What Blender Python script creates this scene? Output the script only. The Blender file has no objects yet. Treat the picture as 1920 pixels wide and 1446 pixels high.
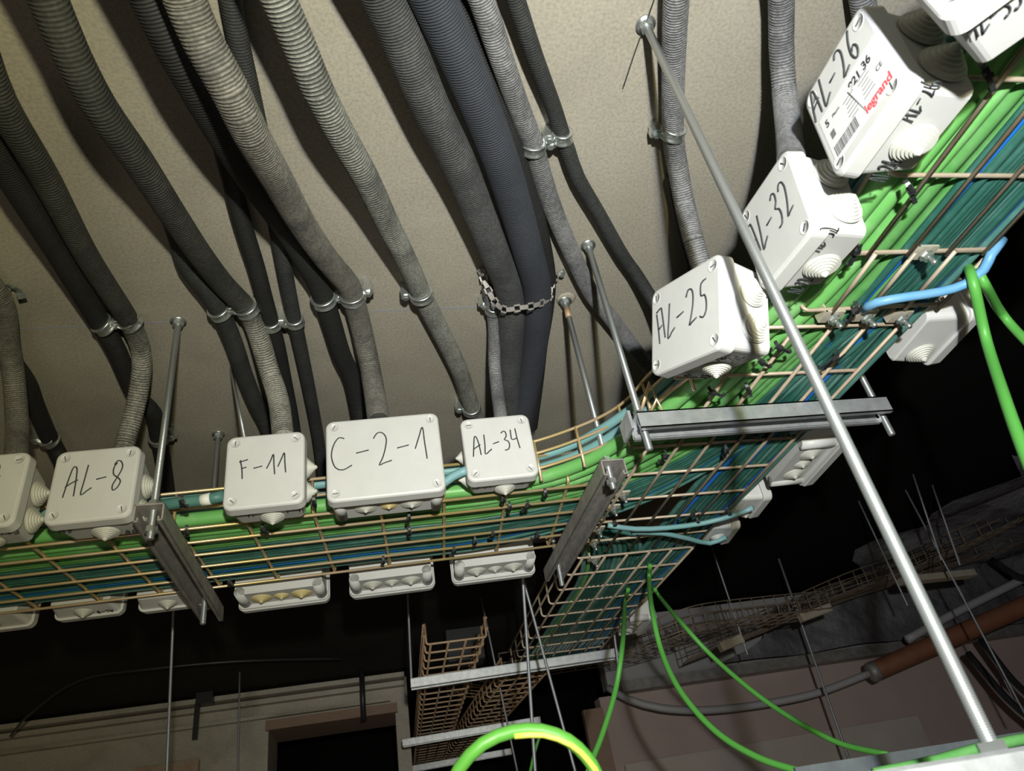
import bpy, math, random
from mathutils import Vector as V, Matrix
random.seed(7)
sc = bpy.context.scene
C = sc.collection

# ------------------------------------------------------------------ camera, world, light, exposure
F, CX, CY = 1333.0, 960.0, 723.0
def cv(px, py): return V((px-CX, CY-py, -F))
UP = cv(580, -1270).normalized()
LT = cv(740, 1697); LT = (LT - UP*LT.dot(UP)).normalized()
RT = LT.cross(UP)
ROT = Matrix((RT, LT, UP))                       # camera axes -> room axes
cam_data = bpy.data.cameras.new('camera'); cam = bpy.data.objects.new('camera', cam_data); C.objects.link(cam)
cam.matrix_world = ROT.to_4x4()
cam_data.sensor_fit = 'HORIZONTAL'; cam_data.sensor_width = 36; cam_data.lens = F/1920*36
cam_data.clip_start = .02
cam_data.dof.use_dof = True; cam_data.dof.focus_distance = 1.25; cam_data.dof.aperture_fstop = 12
sc.camera = cam

w = bpy.data.worlds.new('world'); sc.world = w; w.use_nodes = True
w.node_tree.nodes['Background'].inputs[0].default_value = (.75, .8, .9, 1)
w.node_tree.nodes['Background'].inputs[1].default_value = .012
def lamp(name, kind, loc, aim, energy, col, **k):
    d = bpy.data.lights.new(name, kind); d.energy = energy; d.color = col
    for a, b in k.items(): setattr(d, a, b)
    o = bpy.data.objects.new(name, d); C.objects.link(o)
    o.location = loc; o.rotation_euler = (V(aim)-V(loc)).to_track_quat('-Z', 'Y').to_euler()
    return o
lamp('work_lamp_beam', 'SPOT', (.045, -.30, .06), (.60, .62, .50), 83, (.89, .94, 1.0), spot_size=math.radians(112), spot_blend=1.0, shadow_soft_size=.012)
lamp('work_lamp_spill', 'SPOT', (.062, -.31, .045), (-.30, .95, .58), 40, (1.0, .93, .52), spot_size=math.radians(155), spot_blend=.9, shadow_soft_size=.02)
lamp('fill_light', 'AREA', (-.6, -1.6, -1.3), (-.1, .5, .8), 6.5, (1.0, .86, .70), size=1.2)  # added fill without a real source, lifts the ceiling shadows
vs = sc.view_settings
vs.view_transform = 'Standard'; vs.look = 'None'; vs.gamma = 1; vs.exposure = 0.0; vs.use_curve_mapping = False

def ray(px, py): return (ROT @ cv(px, py)).normalized()
def onX(px, py, x): d = ray(px, py); return d*(x/d.x)
def onY(px, py, y): d = ray(px, py); return d*(y/d.y)
def onZ(px, py, z): d = ray(px, py); return d*(z/d.z)

# ------------------------------------------------------------------ materials
def mat(name, col, rough=.6, metal=0, noise=None, bump=None, spec=.5, coat=0):
    m = bpy.data.materials.new(name); m.use_nodes = True
    nt = m.node_tree; b = nt.nodes['Principled BSDF']
    b.inputs['Base Color'].default_value = (*col, 1); b.inputs['Roughness'].default_value = rough
    b.inputs['Metallic'].default_value = metal; b.inputs['Specular IOR Level'].default_value = spec
    b.inputs['Coat Weight'].default_value = coat
    tc = nt.nodes.new('ShaderNodeTexCoord')
    if noise:
        col2, scale, lo, hi = noise[:4]
        n = nt.nodes.new('ShaderNodeTexNoise'); n.inputs['Scale'].default_value = scale; n.inputs['Detail'].default_value = 6
        n.inputs['Roughness'].default_value = .65
        if len(noise) > 4:
            mp = nt.nodes.new('ShaderNodeMapping'); mp.inputs['Scale'].default_value = noise[4]
            nt.links.new(tc.outputs['Object'], mp.inputs[0]); nt.links.new(mp.outputs[0], n.inputs['Vector'])
        else: nt.links.new(tc.outputs['Object'], n.inputs['Vector'])
        r = nt.nodes.new('ShaderNodeValToRGB'); r.color_ramp.elements[0].position = lo; r.color_ramp.elements[1].position = hi
        r.color_ramp.elements[0].color = (*col, 1); r.color_ramp.elements[1].color = (*col2, 1)
        nt.links.new(n.outputs[0], r.inputs[0]); nt.links.new(r.outputs[0], b.inputs['Base Color'])
    if bump:
        n2 = nt.nodes.new('ShaderNodeTexNoise'); n2.inputs['Scale'].default_value = bump[0]; n2.inputs['Detail'].default_value = 5
        nt.links.new(tc.outputs['Object'], n2.inputs['Vector'])
        bp = nt.nodes.new('ShaderNodeBump'); bp.inputs['Strength'].default_value = bump[1]; bp.inputs['Distance'].default_value = bump[2]
        nt.links.new(n2.outputs[0], bp.inputs['Height']); nt.links.new(bp.outputs[0], b.inputs['Normal'])
    return m

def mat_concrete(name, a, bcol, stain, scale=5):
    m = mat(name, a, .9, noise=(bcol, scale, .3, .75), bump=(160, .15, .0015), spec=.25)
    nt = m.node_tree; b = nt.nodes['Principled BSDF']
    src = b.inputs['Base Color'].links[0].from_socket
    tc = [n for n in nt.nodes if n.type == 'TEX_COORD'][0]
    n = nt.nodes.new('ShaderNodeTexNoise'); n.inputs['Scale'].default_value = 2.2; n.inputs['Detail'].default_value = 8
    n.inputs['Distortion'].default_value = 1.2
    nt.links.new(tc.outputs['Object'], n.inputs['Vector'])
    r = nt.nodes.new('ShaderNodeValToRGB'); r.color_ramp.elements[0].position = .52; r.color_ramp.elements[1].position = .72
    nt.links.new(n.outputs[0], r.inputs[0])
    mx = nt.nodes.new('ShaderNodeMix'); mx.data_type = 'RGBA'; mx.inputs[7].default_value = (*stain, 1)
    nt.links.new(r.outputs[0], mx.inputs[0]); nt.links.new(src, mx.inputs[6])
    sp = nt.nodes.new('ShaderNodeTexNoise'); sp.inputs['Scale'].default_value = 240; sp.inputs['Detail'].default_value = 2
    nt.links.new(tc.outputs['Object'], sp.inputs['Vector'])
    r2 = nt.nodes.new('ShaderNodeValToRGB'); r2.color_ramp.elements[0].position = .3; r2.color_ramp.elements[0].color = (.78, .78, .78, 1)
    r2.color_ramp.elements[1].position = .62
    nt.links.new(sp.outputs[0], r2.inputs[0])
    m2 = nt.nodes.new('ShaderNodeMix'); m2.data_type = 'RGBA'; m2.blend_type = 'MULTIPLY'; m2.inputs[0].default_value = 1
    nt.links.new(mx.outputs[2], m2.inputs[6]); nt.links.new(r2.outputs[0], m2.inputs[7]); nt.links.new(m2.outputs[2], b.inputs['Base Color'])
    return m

def mat_conduit(name, base, dust, amount):
    m = bpy.data.materials.new(name); m.use_nodes = True
    nt = m.node_tree; b = nt.nodes['Principled BSDF']; b.inputs['Roughness'].default_value = .62; b.inputs['Specular IOR Level'].default_value = .35
    at = nt.nodes.new('ShaderNodeAttribute'); at.attribute_name = 'ridge'
    tc = nt.nodes.new('ShaderNodeTexCoord')
    n = nt.nodes.new('ShaderNodeTexNoise'); n.inputs['Scale'].default_value = 14; n.inputs['Detail'].default_value = 7; n.inputs['Roughness'].default_value = .7
    nt.links.new(tc.outputs['Object'], n.inputs['Vector'])
    mr = nt.nodes.new('ShaderNodeMapRange'); mr.inputs['From Min'].default_value = .32; mr.inputs['From Max'].default_value = .66
    mr.inputs['To Min'].default_value = amount*.35; mr.inputs['To Max'].default_value = amount*1.3
    nt.links.new(n.outputs[0], mr.inputs['Value'])
    mu = nt.nodes.new('ShaderNodeMath'); mu.operation = 'MULTIPLY'; mu.use_clamp = True
    mm = nt.nodes.new('ShaderNodeMapRange'); mm.inputs['To Min'].default_value = .06; mm.inputs['To Max'].default_value = 1
    nt.links.new(at.outputs['Fac'], mm.inputs['Value'])
    nt.links.new(mr.outputs[0], mu.inputs[0]); nt.links.new(mm.outputs[0], mu.inputs[1])
    n3 = nt.nodes.new('ShaderNodeTexNoise'); n3.inputs['Scale'].default_value = 260; n3.inputs['Detail'].default_value = 3
    nt.links.new(tc.outputs['Object'], n3.inputs['Vector'])
    r3 = nt.nodes.new('ShaderNodeMapRange'); r3.inputs['From Min'].default_value = .38; r3.inputs['From Max'].default_value = .62; r3.inputs['To Min'].default_value = .68; r3.inputs['To Max'].default_value = 1.2
    nt.links.new(n3.outputs[0], r3.inputs['Value'])
    m3 = nt.nodes.new('ShaderNodeMath'); m3.operation = 'MULTIPLY'; m3.use_clamp = True
    nt.links.new(mu.outputs[0], m3.inputs[0]); nt.links.new(r3.outputs[0], m3.inputs[1])
    mx = nt.nodes.new('ShaderNodeMix'); mx.data_type = 'RGBA'; mx.inputs[6].default_value = (*base, 1); mx.inputs[7].default_value = (*dust, 1)
    nt.links.new(m3.outputs[0], mx.inputs[0]); nt.links.new(mx.outputs[2], b.inputs['Base Color'])
    return m

def mat_thread(name, col, rough=.38):
    m = mat(name, col, rough, .85)
    nt = m.node_tree; b = nt.nodes['Principled BSDF']; tc = [n for n in nt.nodes if n.type == 'TEX_COORD'][0]
    wv = nt.nodes.new('ShaderNodeTexWave'); wv.bands_direction = 'Z'; wv.inputs['Scale'].default_value = 200
    nt.links.new(tc.outputs['Object'], wv.inputs['Vector'])
    bp = nt.nodes.new('ShaderNodeBump'); bp.inputs['Strength'].default_value = .6; bp.inputs['Distance'].default_value = .0006
    nt.links.new(wv.outputs['Fac'], bp.inputs['Height']); nt.links.new(bp.outputs[0], b.inputs['Normal'])
    return m

M = {}
M['ceil'] = mat_concrete('concrete_ceiling', (.305, .28, .235), (.385, .355, .30), (.27, .25, .215), 4)
M['shadeceil'] = mat_concrete('shade_dark_ceiling', (.018, .017, .015), (.032, .03, .028), (.015, .015, .015))  # same slab continued; tray shadow and light falloff painted in as near-black
M['wall'] = mat_concrete('old_plaster_wall', (.50, .46, .41), (.64, .59, .53), (.38, .35, .31), 3)
M['brick'] = mat('rough_brick', (.42, .27, .20), .95, noise=((.55, .45, .38), 16, .35, .7), bump=(40, .6, .01))
M['board'] = mat('gypsum_board', (.46, .35, .335), .9, noise=((.52, .41, .39), 3, .3, .7), spec=.2)
M['board2'] = mat('gypsum_board_light', (.50, .43, .40), .9, noise=((.56, .50, .46), 3, .3, .7), spec=.2)
M['lintel'] = mat('raw_timber', (.30, .20, .155), .85, noise=((.36, .25, .2), 20, .3, .7, (1, 8, 8)))
M['sheet'] = mat('dark_plastic_sheet', (.10, .095, .11), .6, noise=((.20, .195, .215), 5, .4, .7), bump=(6, .9, .06))
M['black'] = mat('unlit_black', (.008, .007, .007), .95, spec=.1)  # black colour stands in for shade on the unlit ceiling and depths
M['box'] = mat('grey_plastic', (.53, .53, .53), .42, noise=((.57, .57, .57), 30, .3, .7), spec=.4, bump=(300, .06, .0004))
M['gland'] = mat('rubber_grommet', (.54, .54, .50), .55, spec=.3)
M['gland_yellow'] = mat('yellowed_rubber_grommet', (.62, .52, .26), .55, spec=.3)
M['ink'] = mat('marker_ink', (.035, .04, .045), .6)
M['inkred'] = mat('red_print', (.75, .08, .10), .6)
M['inkgrey'] = mat('grey_print', (.16, .16, .17), .6)
M['paper'] = mat('label_paper', (.68, .68, .70), .5)
M['galv'] = mat('galvanised_steel', (.50, .52, .55), .45, .75, noise=((.66, .68, .72), 60, .35, .65, (1, 1, 1)), bump=(90, .12, .001))
M['galvdark'] = mat('dusty_steel', (.26, .25, .25), .6, .5, noise=((.40, .37, .35), 30, .35, .65))
M['darkmetal'] = mat('dark_painted_metal', (.07, .08, .09), .55, .2, noise=((.10, .115, .13), 30, .35, .65))
M['rod'] = mat_thread('zinc_thread', (.60, .63, .66))
M['rodfar'] = mat_thread('far_zinc_thread', (.62, .65, .72), .5)
M['clamp'] = mat('bright_zinc', (.66, .70, .70), .3, .9)
M['brass'] = mat('yellow_zinc_wire', (.62, .47, .20), .38, .55, noise=((.66, .50, .36), 7, .4, .6))
M['brown'] = mat('dusty_brown_wire', (.34, .24, .175), .55, .35, noise=((.50, .42, .33), 9, .35, .62))
M['rust'] = mat('rusty_wire', (.36, .19, .10), .6, .3, noise=((.42, .32, .22), 9, .35, .62))
M['farwire'] = mat('far_dull_wire', (.26, .20, .15), .6, .3)
M['green'] = mat('bright_green_sheath', (.14, .40, .11), .42, noise=((.25, .48, .22), 18, .5, .75), spec=.4)
M['green2'] = mat('green_sheath', (.07, .24, .06), .42, noise=((.13, .31, .11), 22, .4, .7), spec=.4)
M['teal'] = mat('dark_teal_sheath', (.022, .095, .075), .45, noise=((.045, .14, .115), 25, .45, .7), spec=.4)
M['teal2'] = mat('grey_teal_sheath', (.06, .17, .15), .48, noise=((.11, .23, .21), 25, .45, .7), spec=.4)
M['lteal'] = mat('pale_teal_sheath', (.16, .34, .34), .45, noise=((.2, .36, .42), 12, .4, .7), spec=.4)
M['blue'] = mat('blue_sheath', (.015, .14, .5), .42, spec=.4)
M['lblue'] = mat('light_blue_sheath', (.09, .30, .62), .42, noise=((.16, .34, .52), 12, .4, .7), spec=.4)
M['fgreen'] = mat('hanging_green_sheath', (.09, .34, .06), .45, spec=.4)
M['ygreen'] = mat('yellow_green_sheath', (.09, .31, .045), .42, spec=.4)
M['yellow'] = mat('yellow_sheath', (.55, .60, .10), .42, spec=.4)
M['tie'] = mat('black_nylon', (.025, .026, .03), .4, spec=.6)
M['white'] = mat('white_tape', (.75, .75, .70), .6)
M['copper'] = mat('brown_pipe', (.20, .075, .04), .6, noise=((.26, .11, .06), 10, .3, .7))
M['greypipe'] = mat('grey_conduit', (.40, .39, .41), .55)
M['chalk'] = mat('blue_chalk', (.22, .25, .38), .9)
M['splice'] = mat('zinc_splice', (.60, .50, .36), .45, .5, noise=((.62, .58, .50), 30, .4, .6))
M['c_dark'] = mat_conduit('black_conduit', (.012, .013, .015), (.075, .078, .075), .5)
M['c_black'] = mat_conduit('deep_black_conduit', (.010, .010, .011), (.05, .05, .05), .28)
M['c_dust'] = mat_conduit('dusty_conduit', (.025, .026, .026), (.21, .20, .18), .85)
M['c_ring'] = mat_conduit('pale_ringed_conduit', (.035, .037, .036), (.36, .36, .33), .95)
M['c_ring2'] = mat_conduit('conduit_with_dusty_end', (.014, .015, .016), (.34, .33, .29), .95)
M['c_mid'] = mat_conduit('mid_grey_conduit', (.03, .031, .034), (.26, .26, .275), .9)
M['c_blue'] = mat_conduit('blue_black_conduit', (.028, .031, .042), (.06, .064, .078), .5)
M['c_grey'] = mat_conduit('grey_conduit_corrugated', (.02, .022, .024), (.10, .10, .105), .75)

# ------------------------------------------------------------------ mesh helpers
class G:
    def __init__(s): s.v = []; s.f = []; s.m = []; s.a = None; s.sm = []
    def add(s, vs, fs, mi=0, smooth=True):
        k = len(s.v); s.v += [tuple(p) for p in vs]; s.f += [tuple(i+k for i in f) for f in fs]
        s.m += [mi]*len(fs); s.sm += [smooth]*len(fs); return s
    def box(s, c, size, R=None, mi=0):
        c = V(c); hx, hy, hz = [q/2 for q in size]; vs = []
        for x in (-hx, hx):
            for y in (-hy, hy):
                for z in (-hz, hz):
                    p = V((x, y, z)); vs.append(c + (R @ p if R else p))
        return s.add(vs, [(0, 1, 3, 2), (4, 6, 7, 5), (0, 4, 5, 1), (2, 3, 7, 6), (0, 2, 6, 4), (1, 5, 7, 3)], mi, False)
    def tube(s, pts, r, n=8, mi=0, cap=True, radii=None):
        pts = [V(p) for p in pts]; N = len(pts); vs = []; fs = []
        T = [(pts[min(i+1, N-1)]-pts[max(i-1, 0)]).normalized() for i in range(N)]
        a = V((0, 0, 1)) if abs(T[0].z) < .9 else V((1, 0, 0))
        u = (a - T[0]*a.dot(T[0])).normalized()
        for i in range(N):
            u = (u - T[i]*u.dot(T[i])).normalized(); b = T[i].cross(u); rr = radii[i] if radii else r
            for k in range(n):
                t = 2*math.pi*k/n; vs.append(pts[i] + (u*math.cos(t)+b*math.sin(t))*rr)
        for i in range(N-1):
            for k in range(n):
                k2 = (k+1) % n; fs.append((i*n+k, i*n+k2, (i+1)*n+k2, (i+1)*n+k))
        if cap: fs.append(tuple(range(n-1, -1, -1))); fs.append(tuple((N-1)*n+k for k in range(n)))
        return s.add(vs, fs, mi)
    def lathe(s, o, ax, prof, n=20, mi=0, smooth=True):       # prof: (distance along axis, radius)
        o = V(o); ax = V(ax).normalized(); a = V((0, 0, 1)) if abs(ax.z) < .9 else V((1, 0, 0))
        u = (a-ax*a.dot(ax)).normalized(); b = ax.cross(u); vs = []; fs = []
        for d, r in prof:
            for k in range(n):
                t = 2*math.pi*k/n; vs.append(o+ax*d+(u*math.cos(t)+b*math.sin(t))*r)
        for i in range(len(prof)-1):
            for k in range(n):
                k2 = (k+1) % n; fs.append((i*n+k, i*n+k2, (i+1)*n+k2, (i+1)*n+k))
        fs.append(tuple(range(n-1, -1, -1))); fs.append(tuple((len(prof)-1)*n+k for k in range(n)))
        return s.add(vs, fs, mi, smooth)
    def rrect(s, loops, mi=0, n=5):            # loops: (y, half width, half height, corner radius[, zc]) -> loft along y, rounded rectangle in xz
        vs = []; fs = []; cnt = 4*n
        for L in loops:
            y, hw, hh, r = L[:4]; zc = L[4] if len(L) > 4 else 0; r = min(r, hw, hh)
            for q, (sx, sz) in enumerate(((1, 1), (-1, 1), (-1, -1), (1, -1))):
                for k in range(n):
                    t = math.pi/2*(q + k/(n-1)); vs.append((sx*(hw-r)+r*math.cos(t), y, zc+sz*(hh-r)+r*math.sin(t)))
        for i in range(len(loops)-1):
            for k in range(cnt):
                k2 = (k+1) % cnt; fs.append((i*cnt+k, (i+1)*cnt+k, (i+1)*cnt+k2, i*cnt+k2))
        fs.append(tuple(range(cnt))); fs.append(tuple((len(loops)-1)*cnt+k for k in range(cnt-1, -1, -1)))
        return s.add(vs, fs, mi, False)

WM = {}
def obj(name, g, mats, parent=None, local=False, label=None, smooth=None):
    if not isinstance(mats, (list, tuple)): mats = [mats]
    vs = [V(p) for p in g.v]
    if parent is not None:
        if not local: inv = WM[parent.name].inverted(); vs = [inv @ p for p in vs]
    lo = V((min(p.x for p in vs), min(p.y for p in vs), min(p.z for p in vs)))
    hi = V((max(p.x for p in vs), max(p.y for p in vs), max(p.z for p in vs)))
    c = (lo+hi)/2
    me = bpy.data.meshes.new(name); me.from_pydata([p-c for p in vs], [], g.f)
    for m in mats: me.materials.append(m)
    me.polygons.foreach_set('material_index', g.m)
    me.polygons.foreach_set('use_smooth', [bool(x) for x in g.sm])
    if g.a:
        at = me.attributes.new('ridge', 'FLOAT', 'POINT'); at.data.foreach_set('value', g.a)
    me.update()
    o = bpy.data.objects.new(name, me); C.objects.link(o); o.location = c
    loc = Matrix.Translation(c)
    if parent is not None: o.parent = parent; WM[o.name] = WM[parent.name] @ loc
    else: WM[o.name] = loc
    if label: o['label'] = label
    return o
def thing(name, label, cat, mtx=None, group=None):
    o = bpy.data.objects.new(name, None); C.objects.link(o); o.empty_display_size = .02
    m = mtx if isinstance(mtx, Matrix) else Matrix.Translation(V(mtx or (0, 0, 0)))
    o.matrix_world = m; WM[o.name] = m.copy()
    o['label'] = label; o['category'] = cat
    if group: o['group'] = group
    return o
def tag(o, label, cat, group=None):
    o['label'] = label; o['category'] = cat
    if group: o['group'] = group
    return o
def struct(name, g, m): o = obj(name, g, m); o['kind'] = 'structure'; return o

def crom(P, step):                               # smooth curve through points, roughly even spacing
    P = [V(p) for p in P]; Q = [P[0]*2-P[1]] + P + [P[-1]*2-P[-2]]; out = []
    for i in range(1, len(Q)-2):
        a, b, c, d = Q[i-1:i+3]; n = max(2, int((c-b).length/step))
        for k in range(n):
            t = k/n
            out.append(.5*((2*b)+(c-a)*t+(2*a-5*b+4*c-d)*t*t+(3*b-a-3*c+d)*t**3))
    out.append(P[-1]); return out
def resample(P, step):
    L = [0]
    for a, b in zip(P, P[1:]): L.append(L[-1]+(b-a).length)
    n = max(2, int(L[-1]/step)); out = []; j = 0
    for i in range(n+1):
        d = L[-1]*i/n
        while j < len(L)-2 and L[j+1] < d: j += 1
        t = (d-L[j])/max(1e-9, L[j+1]-L[j]); out.append(P[j].lerp(P[j+1], min(1, max(0, t))))
    return out

# ------------------------------------------------------------------ room
ZC = .815
H = G().box((-.9, .0, ZC+.1), (3.62, 4.2, .2)); struct('ceiling', H, M['ceil'])
H = G().box((-.9, 3.2, ZC+.105), (3.7, 2.2, .2)); o = struct('ceiling_rear', H, M['shadeceil'])
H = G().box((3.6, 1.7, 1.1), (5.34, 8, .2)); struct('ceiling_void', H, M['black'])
YW = 3.6
H = G()
H.box((-1.755, YW+.15, -.45), (2.49, .3, 2.5), mi=0)                                # left of the opening
H.box((-.23, YW+.15, .74), (.56, .3, .12))
H.box((.08, YW+.15, -.45), (.06, .3, 2.5))
H.box((-1.0, YW-.04, .795), (2.2, .08, .02)); H.box((-1.0, YW-.02, .765), (2.2, .05, .02))
struct('wall_back', H, M['wall'])
H = G().box((-.23, YW+.14, .665), (.58, .34, .04)); struct('trim_1', H, M['lintel'])
H = G().box((-.23, YW+1.6, -.4), (1.0, .1, 2.8)); struct('wall_inner', H, M['black'])
H = G().box((-1.12, YW-.03, .70), (2.3, .03, .012)); struct('trim_2', H, M['wall'])
H = G().box((-.92, YW-.012, .42), (.26, .03, .30)); o = obj('brick_patch', H, M['brick']); tag(o, 'patch of rough exposed brickwork in the old wall at lower left', 'brickwork')
H = G().box((-3.1, 1.2, -.2), (.1, 7, 3)); struct('wall_left', H, M['wall'])
H = G().box((6.2, 1.2, .3), (.1, 8, 4.8)); struct('wall_right', H, M['black'])
H = G().box((2.0, -2.3, .3), (9, .1, 4.8)); struct('wall_front', H, M['black'])
H = G().box((2.0, 5.6, .3), (9, .1, 4.8)); struct('wall_far', H, M['black'])
H = G().box((2.0, 1.7, -1.9), (9, 8, .1)); struct('floor', H, M['wall'])

# ------------------------------------------------------------------ corrugated conduits
def conduit(pts, dia, m, label, pitch=.0048, n=16, depth=.06, group=None, dusty=None):
    P = [onZ(p[0], p[1], p[2] if p[1] > 500 or p[2] > .786 else .793-(.793-p[2])*1.25) for p in pts]
    if pts[0][1] < 0 and pts[0][0] > -40: P = [P[0]+(P[0]-P[1])*6.0, P[0]+(P[0]-P[1])*2.5] + P
    P = resample(crom(P, .02), pitch/3); r = dia/2; ring = m in (M['c_ring'], )
    g = G(); on = [(i % 3 == 0) if ring else (i % 3 != 0) for i in range(len(P))]; radii = [r*(1 if q else 1-depth) for q in on]
    # flat pairs of rings give square-ish corrugation
    g.tube(P, r, n, radii=radii); g.a = []
    for i, p in enumerate(P):
        k = 1.0
        if dusty is not None: k = .05+.95*min(1, max(0, (p.y-dusty)/.10))
        g.a += [k if on[i] else 0.0]*n
    o = obj('corrugated_conduit', g, m); tag(o, label, 'conduit', group); return o

def clamp(px, py, z, tan, dia, label, side=(1, -.1), anchor=True, sd=.016):
    c = onZ(px, py, z); t = V(tan).normalized(); r = dia/2+.0008
    e = thing('pipe_clamp', label, 'clamp', c)
    g = G().lathe(c-t*.0075, t, [(0, r), (0, r+.0022), (.002, r+.0026), (.0035, r+.001), (.0115, r+.001), (.013, r+.0026), (.015, r+.0022), (.015, r)], 28)
    obj('ring_band', g, M['clamp'], e)
    if anchor:
        s = V((side[0], side[1], 0)).normalized(); q = c+s*(r+sd*.5)
        R = Matrix((s, V((0, 0, 1)).cross(s), V((0, 0, 1)))).transposed()
        g = G(); g.box(q+V((0, 0, .004)), (sd, .013, .012), R); g.box(V((q.x, q.y, (q.z+ZC)/2+.004)), (.011, .011, max(.004, ZC-q.z-.01)), R)
        obj('mounting_lug', g, M['clamp'], e)
        g = G().lathe(q+V((0, 0, -.002)), (0, 0, -1), [(0, .0055), (.005, .0055), (.006, .004)], 6, smooth=False); obj('bolt', g, M['clamp'], e)
    return e

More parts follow.
